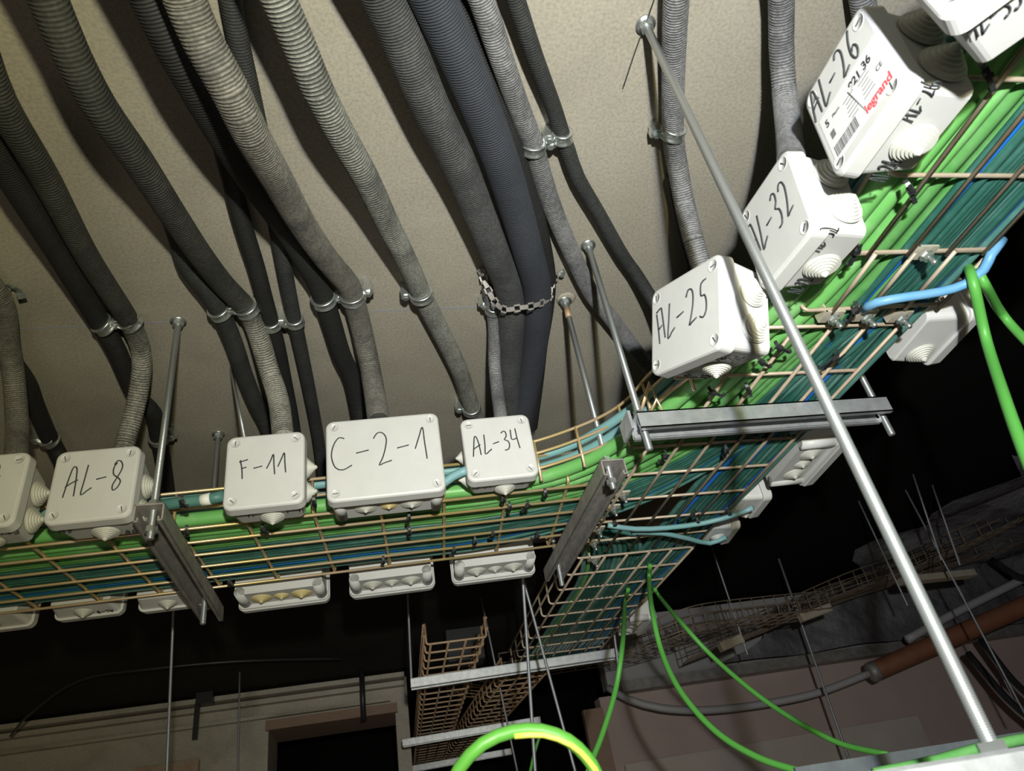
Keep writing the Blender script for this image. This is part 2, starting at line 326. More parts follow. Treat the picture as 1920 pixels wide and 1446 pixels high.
ZK = ZC-.022
Cn = [
 ('c_black', .031, [(-60,170,.72),(0,292,.735),(25,340,.74),(113,480,.765),(180,593,ZK),(217,655,ZK),(255,740,ZK),(287,775,ZK),(297,820,ZK),(308,880,.79),(318,960,.76),(322,1040,.70)], 'black corrugated conduit, left of the far left pair, passing behind the dusty one'),
 ('c_ring2', .031, [(-50,60,.70),(0,190,.71),(85,333,.735),(163,480,.765),(245,608,ZK),(266,670,.785),(258,745,.74),(232,840,.66),(224,880,.61)], 'black conduit turning dusty where it bends into the box marked AL-8'),
 ('c_dust', .032, [(-70,480,ZK),(0,560,.79),(14,640,.78),(27,720,.75),(32,800,.68),(30,870,.60)], 'dusty grey corrugated conduit at the left edge above the leftmost box'),
 ('c_black', .03, [(-80,560,ZK),(-10,640,ZK),(47,713,ZK),(67,763,ZK),(93,822,ZK),(112,856,.78),(140,930,.72)], 'short black conduit in a clamp between the leftmost two boxes'),
 ('c_ring2', .034, [(60,-60,.70),(90,0,.70),(133,100,.70),(187,200,.705),(258,300,.72),(323,400,.745),(377,480,.77),(420,535,.785),(463,580,ZK),(482,620,.785),(503,690,.755),(522,750,.69),(531,820,.61)], 'dusty black conduit with pale ringed end entering the box marked F-11'),
 ('c_dark', .030, [(322,405,ZK),(334,440,ZK),(353,500,ZK),(385,543,ZK),(412,583,ZK),(437,640,ZK),(457,700,ZK),(480,757,ZK),(499,795,ZK),(520,850,.77)], 'thin dusty conduit in a clamp left of the pale ringed F-11 conduit'),
 ('c_black', .034, [(240,-80,.70),(280,0,.70),(320,83,.70),(367,167,.705),(417,253,.72),(467,333,.74),(517,400,.76),(567,480,.78),(597,533,ZK),(607,560,ZK),(622,607,ZK),(640,665,ZK),(660,710,ZK),(676,780,.77),(690,850,.72)], 'deep black conduit just left of the big dusty one, ending behind box C-2-1'),
 ('c_dust', .036, [(325,-60,.67),(347,0,.67),(383,83,.665),(430,167,.66),(470,250,.665),(518,333,.69),(565,417,.73),(612,485,.765),(653,533,.785),(662,558,.788),(677,613,.785),(692,680,.76),(702,735,.70),(710,790,.62)], 'thick dusty grey conduit entering the top of box C-2-1'),
 ('c_black', .026, [(340,-40,.79),(365,60,.79),(395,150,ZK),(415,260,ZK),(433,333,ZK),(455,420,ZK),(480,500,ZK),(492,545,ZK),(508,603,ZK),(520,647,ZK),(535,720,ZK),(550,797,.785),(560,880,.75)], 'slim black conduit running straight down behind the F-11 conduit'),
 ('c_dark', .024, [(425,-60,ZK),(433,0,ZK),(450,90,ZK),(475,200,ZK),(500,320,ZK),(520,430,ZK),(538,530,ZK),(552,600,ZK),(563,650,ZK),(583,747,ZK),(598,830,.785),(606,900,.76)], 'slim black conduit passing down between the boxes F-11 and C-2-1'),
 ('c_ring', .034, [(495,-60,.71),(523,0,.71),(560,83,.71),(595,167,.71),(638,250,.72),(685,333,.735),(725,417,.755),(757,480,.77),(778,525,.785),(790,552,ZK),(813,597,ZK),(840,650,ZK),(863,700,ZK),(885,765,ZK),(900,800,ZK)], 'conduit with pale widely spaced rings running alone to the left of the big dark pair'),
 ('c_grey', .046, [(690,-70,.735),(722,0,.74),(765,100,.745),(807,200,.75),(857,300,.755),(898,400,.765),(930,480,.77),(950,530,.775),(959,583,.775),(957,650,.775),(953,713,.77),(955,790,.75),(960,860,.70)], 'very thick grey-black conduit, left one of the big strapped bundle'),
 ('c_blue', .048, [(780,-70,.735),(813,0,.74),(858,100,.745),(900,200,.75),(938,300,.755),(970,400,.765),(992,480,.77),(1006,535,.775),(1008,583,.775),(1002,650,.775),(992,713,.77),(978,780,.75),(965,860,.70)], 'very thick smooth blue-black conduit, middle one of the big strapped bundle'),
 ('c_black', .030, [(840,-60,ZK),(866,0,ZK),(904,100,ZK),(940,200,ZK),(972,300,ZK),(1002,400,ZK),(1020,480,ZK),(1026,530,ZK),(1022,585,ZK),(1012,650,ZK),(1005,720,.785),(995,800,.76)], 'black conduit half hidden behind the right side of the strapped bundle'),
 ('c_mid', .029, [(875,-60,.765),(903,0,.77),(937,100,.775),(972,200,.785),(997,262,ZK),(1002,277,ZK),(1017,333,ZK),(1040,400,ZK),(1072,475,ZK),(1107,547,ZK),(1140,590,ZK),(1180,642,ZK),(1217,690,.785),(1245,725,.77),(1275,760,.74)], 'long grey conduit curving right from the double clamp to behind box AL-25'),
 ('c_dark', .022, [(945,-60,.775),(967,0,.78),(1000,100,.785),(1037,200,ZK),(1055,255,ZK),(1065,283,ZK),(1083,333,ZK),(1122,400,ZK),(1168,480,ZK),(1190,510,.79),(1222,560,.77),(1245,600,.74)], 'slim dark conduit right of the double clamp, ending behind the top of AL-25'),
 ('c_mid', .030, [(1275,-80,.77),(1268,0,.775),(1263,120,.785),(1262,250,ZK),(1270,310,.79),(1283,380,.77),(1300,450,.72),(1318,510,.66),(1330,560,.60)], 'grey corrugated conduit entering the top of box AL-25'),
 ('c_black', .024, [(1262,330,ZK),(1276,400,ZK),(1292,470,ZK),(1310,540,.785)], 'dark conduit behind the one that enters box AL-25'),
 ('c_mid', .030, [(1462,-80,.77),(1465,0,.775),(1465,83,.77),(1470,167,.75),(1478,240,.69),(1484,300,.61)], 'corrugated conduit entering the top of box AL-32'),
 ('c_mid', .030, [(1600,-90,.80),(1612,-30,.79),(1622,30,.785)], 'short stretch of conduit above box AL-26'),
 ('c_mid', .023, [(915,540,ZK),(922,577,ZK),(927,613,.785),(927,680,.755),(932,730,.70),(940,790,.62)], 'slim grey conduit rising from box AL-34 beside the strapped bundle'),
]
for m, d, pts, lab in Cn:
    dusty = onZ(245, 608, ZK).y-.02 if 'AL-8' in lab else (onZ(463, 578, ZK).y-.03 if 'entering the box marked F-11' in lab else None)
    big = d > .04
    conduit(pts, d, M[m], lab, pitch=.0046 if m in ('c_ring', 'c_ring2') else .0036, n=24 if big else 18, depth=.06 if big else (.10 if m == 'c_ring' else .085), dusty=dusty)

Cl = [
 (195,609,.031,(.7,.7),'zinc clamp on the black conduit left of the AL-8 conduit',(1,-.2)),
 (244,604,.031,(.6,.75),'zinc clamp on the conduit that bends into box AL-8',(-1,.2)),
 (93,824,.030,(.6,.75),'zinc clamp on the short black conduit beside the leftmost box',(-1,0)),
 (298,822,.031,(.2,1),'zinc clamp half hidden behind the threaded rod by box AL-8',(1,-.1)),
 (412,584,.030,(.5,.85),'zinc clamp on the thin conduit left of the F-11 conduit',(1,-.1)),
 (463,578,.034,(.5,.85),'zinc clamp on the conduit going to box F-11',(-1,.1)),
 (509,607,.026,(.25,1),'zinc clamp on the slim conduit behind the F-11 conduit',(1,0)),
 (553,602,.024,(.2,1),'zinc clamp on the slim conduit between boxes F-11 and C-2-1',(-1,0)),
 (607,562,.034,(.35,.9),'zinc clamp on the deep black conduit beside the C-2-1 conduit',(1,-.1)),
 (661,556,.036,(.3,.95),'zinc clamp on the thick dusty conduit above box C-2-1',(1,-.4)),
 (790,552,.034,(.4,.9),'zinc clamp in the middle of the pale ringed conduit',(-1,.1)),
 (884,766,.034,(.35,.9),'zinc clamp at the lower end of the pale ringed conduit',(-1,.1)),
 (925,579,.023,(.05,1),'small clamp on the slim conduit above box AL-34',(-1,-.6)),
 (1000,275,.029,(.2,1),'clamp on the long grey conduit, left of the double clamp',(1,-.2)),
 (1055,256,.022,(.25,1),'clamp on the slim conduit, right of the double clamp',(-1,.15)),
 (1262,247,.030,(-.05,1),'clamp on the conduit leading down to box AL-25',(-1,.1)),
]
for px, py, d, t, lab, sd in Cl: clamp(px, py, ZK if py > 560 or d < .031 else .790, (t[0]*.55, t[1], 0), d, lab, sd)

# empty strap hook at the left edge
e = thing('strap_hook', 'bent loose metal strap screwed to the ceiling at the left edge', 'strap', onZ(12, 545, ZC-.01))
g = G(); P = crom([onZ(2,542,ZC-.004), onZ(20,538,ZC-.006), onZ(35,545,ZC-.012), onZ(42,560,ZC-.02)], .004)
for a, b in zip(P, P[1:]):
    d = (b-a).normalized(); s = d.cross(V((0, 0, 1))).normalized(); R = Matrix((d, s, d.cross(s))).transposed(); g.box((a+b)/2, ((b-a).length*1.15, .012, .0012), R)
obj('strap_band', g, M['clamp'], e)
g = G().lathe(onZ(12,543,ZC-.008), (0, 0, -1), [(0, .006), (.006, .006), (.007, .004)], 6, smooth=False); obj('bolt', g, M['clamp'], e)

# perforated band round the big bundle
e = thing('perforated_band', 'perforated steel band strapping the bundle of very thick conduits to the ceiling', 'strap', onZ(985, 575, .75))
P = crom([onZ(902,508,ZC-.004), onZ(912,535,.79), onZ(925,562,.765), onZ(945,580,.742), onZ(975,577,.74), onZ(1005,572,.742), onZ(1028,560,.76), onZ(1035,530,.785), onZ(1052,510,ZC-.004)], .004)
g = G(); n = len(P)
for i, (a, b) in enumerate(zip(P, P[1:])):
    d = (b-a).normalized(); nrm = (V((-.1, -.45, -.9))-d*V((-.1, -.45, -.9)).dot(d)).normalized(); s = nrm.cross(d)
    ph = i % 5; wd = .0062 if ph in (2, 3) else .0042
    if ph in (2, 3):
        for q in (-1, 1): g.box((a+b)/2+s*q*wd*.85, ((b-a).length*1.1, .0028, .001), Matrix((d, s, nrm)).transposed())
    else: g.box((a+b)/2, ((b-a).length*1.1, wd*1.9, .001), Matrix((d, s, nrm)).transposed())
obj('band', g, M['galvdark'], e)
for q in (P[0], P[-1]):
    g = G().lathe(q+V((0, 0, 0)), (0, 0, -1), [(0, .007), (.003, .007), (.003, .0045), (.009, .0045)], 6, smooth=False); obj('bolt', g, M['clamp'], e)

# ------------------------------------------------------------------ threaded rods
def rod(xy, z0, z1, label, r=.005, m='rod', washer=True, nuts=(), cat='threaded rod', name='threaded_rod', tip=None, group=None):
    b = V((xy[0], xy[1], z0)); t = V((*(tip or xy), z1))
    e = thing(name, label, cat, b, group)
    obj('shaft', G().lathe(b, t-b, [(0, r*.8), (r*.3, r), ((t-b).length, r)], 14), M[m], e)
    if washer:
        g = G().lathe(t-V((0, 0, .0035)), (0, 0, 1), [(0, .0125), (.0025, .0125)], 24); obj('washer', g, M['clamp'], e)
        g = G().lathe(t-V((0, 0, .0115)), (0, 0, 1), [(0, .0085), (.008, .0088)], 6, smooth=False); obj('nut', g, M['clamp'], e)
    for z in nuts:
        g = G().lathe(V((xy[0], xy[1], z)), (0, 0, 1), [(0, .0085), (.008, .0085)], 6, smooth=False); obj('nut', g, M['clamp'], e)
    return e
rod((-.297, .962), .432, ZC, 'threaded rod right of box AL-8 holding the near end of the left strut', nuts=(.442, .480))
rod((-.303, 1.322), .425, ZC, 'short-looking threaded rod between boxes AL-8 and F-11 at the back of the left strut', nuts=(.480,))
rod((.357, .940), .437, ZC, 'threaded rod with rusty top, right of the big bundle, holding the dark strut', nuts=(.445, .482))
rod((.369, .802), .425, ZC, 'threaded rod running down to the left end of the bright strut below AL-25', nuts=(.478,))
q = onZ(1648, 768, .47)
rod((q.x, q.y), .425, ZC, 'rod through the right end of the bright strut, tip hanging below', nuts=(.478,))
rod((.357, 1.35), .43, ZC, 'rod through the far lower end of the dark strut')
rod((.3565, .432), -.06, ZC, 'long bright threaded rod crossing the foreground diagonally to the lower right corner', nuts=(.006,))
g = G().lathe((.357, .940, .775), (0, 0, 1), [(0, .0056), (.02, .006)], 12); o = obj('rust_sleeve', g, M['rust']); tag(o, 'rusty sleeve at the top of the threaded rod beside the big bundle', 'sleeve')
# slim bare rod by F-11
a = onZ(433, 690, ZC); b = onY(460, 830, .985)
g = G().tube([a, b], .0028, 10); tag(obj('hanger_rod', g, M['rod']), 'thin plain metal rod slanting down behind the top of box F-11', 'rod')

# ------------------------------------------------------------------ struts
def strut(a, b, label, wd=.038, ht=.026, m='galv', th=.0022, lip=.007):
    a = V(a); b = V(b); d = (b-a).normalized(); s = d.cross(V((0, 0, 1))).normalized(); u = V((0, 0, 1)); L = (b-a).length
    R = Matrix((d, s, u)).transposed(); c = (a+b)/2
    e = thing('strut_channel', label, 'strut', a)
    g = G(); g.box(c+u*(-th/2), (L, wd, th), R); obj('web', g, M[m], e)
    for q in (-1, 1):
        g = G(); g.box(c+s*q*(wd-th)/2-u*ht/2, (L, th, ht), R); g.box(c+s*q*(wd/2-lip/2)-u*(ht-th/2), (L, lip, th), R)
        g.box(c+s*q*(wd/2-lip+th/2)-u*(ht-.004), (L, th, .005), R); obj('flange', g, M[m], e)
    return e
ZS = .476
strut((-.297, .942, ZS), (-.303, 1.392, ZS), 'grey strut channel under the left tray, pointing away beside box AL-8', m='galvdark')
strut((.358, .917, ZS), (.350, 1.375, ZS), 'dark grey strut channel under the right end of the left tray', m='galvdark')
p0 = onZ(1197, 790, ZS-.013); p1 = onZ(1672, 752, ZS-.013)
strut((p0.x, .802, ZS), (p1.x, .802, ZS), 'bright galvanised strut channel crossing under the cables below AL-25')
p0 = onZ(770, 1275, ZS); p1 = onZ(1155, 1218, ZS)
strut(p0, p1, 'long galvanised strut behind, crossing under the far trays', m='galv')
p0 = onZ(755, 1388, ZS); p1 = onZ(1012, 1345, ZS); strut(p0, p1, 'second strut under the far receding trays, bluish grey', m='galv')
p0 = onZ(752, 1441, ZS); p1 = onZ(958, 1404, ZS); strut(p0, p1, 'lowest and farthest strut under the receding trays', m='galv')
# beam clamps at the left end of the bright strut
g = G(); g.box((.346, .802, .464), (.004, .04, .028)); tag(obj('end_plate', g, M['galv']), 'small bent steel plate at the left end of the bright strut', 'plate')

# ------------------------------------------------------------------ wire mesh trays
def arc_corner(a, b, c, r=.008, n=4):
    a, b, c = V(a), V(b), V(c); p = b+(a-b).normalized()*r; q = b+(c-b).normalized()*r
    return [p.lerp(b, t/n).lerp(b.lerp(q, t/n), t/n) for t in range(n+1)]
def tray(o, d, offs, s0, s1, rows, label, m='brass', left=True, right=True, hs=(.025, .052), rw=.0025, group=None, skip=(), kl=None):
    o = V(o); d = V(d).normalized(); l = V((0, 0, 1)).cross(d)              # lateral = left of direction
    e = thing('wire_mesh_tray', label, 'cable tray', o+d*s0, group); u = V((0, 0, 1)); k = .010
    for i, f in enumerate(offs):
        a0 = s0; a1 = s1
        for (j, c0, c1) in skip:
            if j == i: a0, a1 = c0, c1
        obj('long_wire', G().tube([o+d*a0+l*f, o+d*a1+l*f], rw, 8), M[m], e)
    lo, hi = offs[0], offs[-1]; sg = 1 if hi > lo else -1; kl = kl or k
    for on, base, q, kk in ((left, lo, -sg, kl), (right, hi, sg, k)):
        if on:
            for h in hs: obj('long_wire', G().tube([o+d*s0+l*(base+q*(kk+.004))+u*h, o+d*s1+l*(base+q*(kk+.004))+u*h], rw, 8), M[m], e)
    top = hs[-1]
    for s in rows:
        P = []; A = o+d*s+u*(rw*1.7)
        L0 = A+l*(lo-sg*kl); L1 = A+l*(hi+sg*k)
        if left: P += [L0+u*top] + arc_corner(L0+u*top, L0, L1)
        else: P += [A+l*(lo-sg*.02)]
        if right: P += arc_corner(L0, L1, L1+u*top) + [L1+u*top]
        else: P += [A+l*(hi+sg*.02)]
        obj('cross_wire', G().tube(P, rw, 8), M[m], e)
    return e
ZT = .48
an = math.radians(-3.3); D1 = (math.cos(an), math.sin(an), 0)
rows1 = [-.489-.091+.0998*(k)+.091 for k in range(-8, 9)]
tray((0, 1.027, ZT), D1, [.0504*k for k in range(6)], -1.5, .40, [r for r in rows1 if r < .36], 'yellow zinc wire mesh tray of the left run, full of green cables', 'brass', hs=(.026, .054))
DY = (0, -1, 0)                                                              # lateral of -Y is +X
tray((0, 0, ZT), DY, [.541, .591, .641, .690], -.497, .75, [-.494, -.390, -.288, -.187, -.086, .015, .115, .215, .3, .4], 'nearest section of brown wire mesh tray at upper right', 'brown', kl=.036)
tray((0, 0, ZT), (-.02, -1, 0), [.539, .588, .639, .687], -.603, -.503, [-.600, -.506], 'short middle section of wire mesh tray between the bolted splices', 'brown', kl=.036)
tray((0, 0, ZT), (.02, -1, 0), [.428, .478, .529, .579, .628, .677], -1.31, -.607, [-1.26, -1.17, -1.078, -.984, -.893, -.80, -.71, -.61], 'wide wire mesh tray section over the junction, above the bright strut', 'brown', left=False, skip=((0, -1.31, -.87), (1, -1.31, -.69)))
tray((0, 0, ZT), (.012, -1, 0), [.425, .474, .522, .571, .62, .668], -2.24, -1.345, [-1.35-.0965*k for k in range(10)], 'dull wire mesh tray running away from the junction towards the far strut', 'brown')
tray((0, 0, ZT), (.05, -1, 0), [.50, .545, .59, .635], -4.5, -2.30, [-2.32-.08*k for k in range(27)], 'rusty mesh tray beyond the far strut, the right one of two', 'rust', rw=.003)
tray((0, 0, ZT), (-.01, -1, 0), [.105, .15, .195, .24], -4.5, -1.86, [-1.87-.085*k for k in range(31)], 'rusty mesh tray receding at bottom centre, the left one of two', 'rust', rw=.003)

# curved side of the bend
e = thing('curved_tray_side', 'curved ladder-like tray side where the left run bends towards the camera', 'cable tray', (.38, .94, .5))
def cside(z, k):
    return crom([(.20, 1.002, z), (.262, .988, z), (.325, .952, z), (.368, .915, z), (.393, .872, z), (.408, .81, z), (.438, .74, z), (.465, .66, z)], .01)
for z in (.507, .534, .556): obj('long_wire', G().tube(cside(z, 0), .0026, 8), M['brass'], e)
for t in (.16, .32, .48, .62, .8):
    P = cside(.5, 0); p = P[int(t*(len(P)-1))]
    obj('cross_wire', G().tube([V((p.x, p.y, .484)), V((p.x, p.y, .558))], .0026, 8), M['brass'], e)
# cut tray ends standing up by the left end of the bright strut
e = thing('cut_mesh_end', 'upright cut ends of mesh tray wires beside the left end of the bright strut', 'cable tray', (.39, .80, .49))
for q in (((1200,778),(1218,717),(1232,752)), ((1214,786),(1232,748),(1246,780)), ((1228,760),(1262,724),(1275,750))):
    obj('cut_wire', G().tube([onY(*q[0], .815), onY(*q[1], .79), onY(*q[2], .80)], .0026, 8), M['brass'], e)

# splices
def splice(px, py, z, label, s=1, m='splice'):
    c = onZ(px, py, z); e = thing('tray_splice', label, 'splice', c)
    g = G().box(c+V((0, 0, .004)), (.026*s, .02*s, .003)); g.box(c+V((-.012*s, 0, .009)), (.003, .02*s, .012)); obj('splice_plate', g, M[m], e)
    g = G().lathe(c, (.15, -.2, -1), [(0, .008*s), (.002, .008*s), (.002, .006*s), (.007, .006*s)], 6, smooth=False); obj('nut', g, M['clamp'], e)
    g = G().lathe(c, (.15, -.2, -1), [(.007, .0032*s), (.016*s, .0032*s), (.017*s, .002)], 10); obj('bolt', g, M['clamp'], e)
splice(1735, 478, .476, 'bolted splice on the nearest tray beside the blue cables')
splice(1562, 598, .476, 'bolted splice plate at the tray joint, left of three')
splice(1625, 596, .476, 'bolted splice plate at the tray joint, middle of three')
splice(1690, 598, .476, 'bolted splice plate at the tray joint, right of three')
splice(1168, 930, .478, 'bolted splice at the right end of the left tray, uppermost', .9)
splice(1150, 955, .478, 'bolted splice at the right end of the left tray, second down', .9)
splice(1122, 995, .478, 'bolted splice at the right end of the left tray, third down', .9)
splice(1113, 1020, .478, 'bolted splice at the right end of the left tray, lowest', .9)
splice(1115, 1052, .476, 'bolted splice on the tray that runs away from the junction', .9)

# ------------------------------------------------------------------ junction boxes
GL = {
 'A': ([(0, 0), (.16, .5), (.36, .97), (.48, 1), (.56, .9), (.60, .5), (.60, 0)], [(.08, .36), (.40, .46), (.72, .55)]),
 'P': ([(.0, .9), (.1, 1), (.22, .0)], [(.0, .9), (.35, 1.05), (.5, .75), (.15, .5)]),
 'L': ([(.22, 1), (.12, .5), (.0, 0), (.28, .1), (.55, .2)],),
 'l': ([(.05, 1), (.08, .1), (.5, .12)],),
 'H': ([(0, .92), (.1, .5), (.2, 0)], [(-.02, .98), (.35, 1.04), (.45, .9), (.62, .08)], [(.1, .42), (.42, .5)]),
 '-': ([(0, .45), (.5, .5)],),
 '8': ([(.32, .93), (.18, .82), (.12, .68), (.2, .52), (.45, .38), (.55, .24), (.42, .05), (.2, .0), (.14, .15), (.35, .4), (.55, .62), (.62, .8), (.5, .98), (.3, 1), (.16, .88)],),
 'F': ([(.08, .95), (.14, .5), (.18, 0)], [(.0, .88), (.5, .95)], [(.1, .52), (.42, .56)]),
 '1': ([(.0, .35), (.2, .7), (.38, 1), (.4, .5), (.42, 0)],),
 'C': ([(.55, .95), (.3, 1), (.1, .8), (.0, .45), (.12, .12), (.4, .0), (.75, .12)],),
 '2': ([(.0, .85), (.15, 1), (.38, .98), (.5, .8), (.45, .5), (.3, .2), (.12, .0), (.3, .03), (.65, .1)],),
 '3': ([(.05, .9), (.25, 1), (.42, .9), (.4, .7), (.2, .55), (.42, .45), (.5, .25), (.35, .03), (.05, .0)],),
 '4': ([(.1, 1), (.02, .5), (.3, .48), (.45, .5)], [(.46, 1), (.44, .5), (.44, -.05)]),
 '5': ([(.55, 1), (.2, .95), (.12, .6), (.35, .6), (.5, .4), (.42, .12), (.2, 0), (.0, .05)],),
 '6': ([(.4, 1.05), (.15, .7), (.05, .3), (.18, .02), (.4, .05), (.5, .28), (.35, .48), (.1, .35)],),
 'S': ([(.45, .95), (.2, 1), (.08, .75), (.35, .5), (.45, .2), (.2, 0), (.0, .08)],),
 '7': ([(.0, .95), (.5, 1), (.3, .5), (.2, 0)],),
}
WD = {'-': .62, 'L': .62, 'l': .58, '1': .5, 'A': .82, 'H': .74, 'C': .85, '8': .75, '2': .78, ' ': .4, '3': .62, '4': .62, '5': .68, '6': .66, 'F': .66}
def write(g, text, o, ex, ey, h, r, gap=.12, jit=.04, mi=0, width=.05):
    tot = sum(WD.get(c, .7)+gap for c in text)-gap; wid = width/(tot*h); x = 0; o = V(o); ex = V(ex); ey = V(ey)
    for ch in text:
        for st in GL.get(ch, ()):
            P = [(x+p[0]*wid+random.uniform(-jit, jit)*.3, p[1]+random.uniform(-jit, jit)*.3) for p in st]
            Q = [o+ex*(a*h)+ey*(b*h) for a, b in P]
            Q = crom(Q, h*.08) if len(Q) > 2 else Q
            g.tube(Q, r, 6, mi)
        x += (WD.get(ch, .7)+gap)*wid
    return x*h

def grommet(c, ax, r, parent, yellow=False, flat=False):
    prof = [(0, r), (.0012, r)]; k = 6; tot = r*(.32 if flat else (.8 if ax[0] else .56)); z = .0012
    for i in range(k):
        a = r*(.94-i*.145); z2 = z+tot/k
        prof += [(z, a), (z2, a*.97)]; z = z2
    prof += [(z+r*.12, r*.05)]
    obj('cable_grommet', G().lathe(c, ax, prof, 30, smooth=False), M['gland_yellow' if yellow else 'gland'], parent, local=True)

def jbox(mtx, W, Hh, D, label, glands, towers=False, text=None, small=(), T=.019, group=None, screws=True, sticker=False):
    e = thing('junction_box', label, 'junction box', mtx, group)
    ins = .004
    g = G(); hw, hh = W/2-ins, Hh/2-ins
    if towers:
        g.rrect([(0, hw-.003, hh-.006, .006), (-D, hw-.001, hh-.006, .006)])
        for sx in (-1, 1):
            for sz in (-1, 1): g.lathe((sx*(hw-.011), 0, sz*(hh-.011)), (0, -1, 0), [(0, .0095), (D, .011)], 14)
        g.rrect([(-D+.004, hw+.001, hh+.001, .008), (-D, hw+.002, hh+.002, .008)])
    else:
        g.rrect([(0, hw-.007, hh-.007, .008), (-.002, hw-.005, hh-.005, .008), (-D, hw, hh, .008)])
    obj('body', g, M['box'], e, local=True)
    g = G(); y = -D-.0005
    g.rrect([(y, W/2-.0008, Hh/2-.0008, .012), (y-.0012, W/2, Hh/2, .012), (y-T+.003, W/2-.001, Hh/2-.001, .012), (y-T+.0008, W/2-.0025, Hh/2-.0025, .011), (y-T, W/2-.005, Hh/2-.005, .010)], n=7)
    lid = obj('lid', g, M['box'], e, local=True)
    yl = y-T
    if screws:
        for sx in (-1, 1):
            for sz in (-1, 1):
                c = V((sx*(W/2-.0135), yl, sz*(Hh/2-.0135)))
                g = G(); g.lathe(c, (0, -1, 0), [(-.0004, .0076), (.00035, .0075), (.00035, .0069), (.00005, .0067)], 24)
                a = random.uniform(0, 3.1); d = V((math.cos(a), 0, math.sin(a)))
                g.tube([c-d*.0038+V((0, -.0004, 0)), c+d*.0038+V((0, -.0004, 0))], .0006, 5, 1)
                obj('screw', g, [M['box'], M['ink']], e, local=True)
    for face, u, vv, r, yel, flat in glands:
        yc = -D*.5+vv
        if face == 'b': c = (u, yc, -(Hh/2-ins-(.006 if towers else 0))+.0002); ax = (0, 0, -1)
        if face == 't': c = (u, yc, (Hh/2-ins-(.006 if towers else 0))); ax = (0, 0, 1)
        if face == 'r': c = (W/2-ins, yc, u); ax = (1, 0, 0)
        if face == 'l': c = (-W/2+ins, yc, u); ax = (-1, 0, 0)
        grommet(c, ax, r, e, yel, flat)
    if text:
        for (tx, fx0, fx1, fz0, fz1, sl) in text:      # text, left and right, bottom and top as fractions of the lid, slope
            ox, oz, h, tw = (fx0-.5)*W, (fz0-.5)*Hh, (fz1-fz0)*Hh, (fx1-fx0)*W
            ex = V((math.cos(sl), 0, math.sin(sl))); ey = V((-math.sin(sl)*.6, 0, math.cos(sl)))
            g = G(); write(g, tx, (ox, yl-.0002, oz), ex, ey, h, .0010, width=tw)
            obj('handwriting', g, M['ink'], e, local=True)
    if small:
        for (tx, face, u, vv, h, wid) in small:
            if face == 'b': o = V((u, -D*.5+vv, -(Hh/2-ins)-.0002)); ex = V((1, 0, 0)); ey = V((0, -1, 0)) if False else V((0, -1, 0))
            if face == 'r': o = V((W/2-ins+.0002, -D*.5+vv, u)); ex = V((0, 1, 0)); ey = V((0, 0, 1))
            g = G(); write(g, tx, o, ex, ey, h, .0007, width=wid); obj('handwriting', g, M['ink'], e, local=True)
    return e, lid, yl

def boxm(x, y, z, yaw=0, roll=0, pitch=0):
    return Matrix.Translation((x, y, z)) @ Matrix.Rotation(math.radians(yaw), 4, 'Z') @ Matrix.Rotation(math.radians(roll), 4, 'Y') @ Matrix.Rotation(math.radians(pitch), 4, 'X')
def lidplace(quad, y):            # centre of lid on plane y (room coordinates)
    P = [onY(*q, y) for q in quad]; c = sum(P, V())/4
    W = ((P[1]-P[0]).length+(P[2]-P[3]).length)/2; h = ((P[3]-P[0]).length+(P[2]-P[1]).length)/2
    return c, W, h
YL = .942
def nearbox(quad, D, label, glands, text, small, towers=False, yaw=-3, y=YL, T=.019, hk=1, **kw):
    c, W, h = lidplace(quad, y); m = Matrix.Rotation(math.radians(yaw), 4, 'Z')
    back = c + m @ V((0, D+T, 0))
    return jbox(boxm(back.x, back.y, back.z, yaw), W, h*hk, D, label, glands, towers, text, small, T=T, **kw)
nearbox([(-110,858),(54,848),(36,986),(-118,1000)], .052, 'light grey junction box cut off by the left edge', [('r', .012, 0, .018, 0, 0), ('r', -.028, .0, .018, 0, 0), ('b', 0, 0, .018, 0, 0)],
        [('A', .52, .70, .48, .84, 0)], [('A3', 'b', .022, -.016, .018, .024)])
nearbox([(100,845),(265,835),(250,972),(79,985)], .052, 'light grey junction box with AL-8 handwritten on the lid', [('r', .012, 0, .018, 0, 0), ('r', -.028, 0, .018, 0, 0), ('b', .008, 0, .018, 0, 0)],
        [('AL-8', .18, .86, .34, .74, .08)], [('A3', 'b', -.046, -.012, .012, .016), ('A6', 'b', .030, .010, .008, .016)])
nearbox([(422,818),(571,808),(574,950),(416,953)], .045, 'light grey junction box with F-11 handwritten on the lid', [('r', .018, 0, .016, 0, 0), ('r', -.022, 0, .016, 0, 0), ('b', .005, 0, .017, 0, 0)],
        [('F-11', .19, .78, .39, .66, .07)], [('F-11', 'b', -.045, -.010, .013, .026), ('F-11', 'b', .026, -.010, .012, .024)])
nearbox([(607,790),(822,772),(837,925),(612,940)], .060, 'wide light grey junction box with C-2-1 handwritten on the lid', [('b', -.034, 0, .0165, 0, 1), ('b', .0, 0, .012, 1, 1), ('b', .034, 0, .0165, 0, 1)],
        [('C-2-1', .06, .88, .36, .76, .05)], (), towers=True)
nearbox([(865,785),(992,775),(1010,890),(873,908)], .040, 'small light grey junction box with AL-34 handwritten on the lid', [('l', .008, 0, .014, 0, 0), ('l', -.03, 0, .014, 0, 0), ('b', .004, 0, .016, 0, 0)],
        [('AL-34', .13, .82, .38, .68, .12)], [('AL-34', 'b', -.046, -.010, .014, .028), ('AL-34', 'b', .024, -.010, .013, .026)])

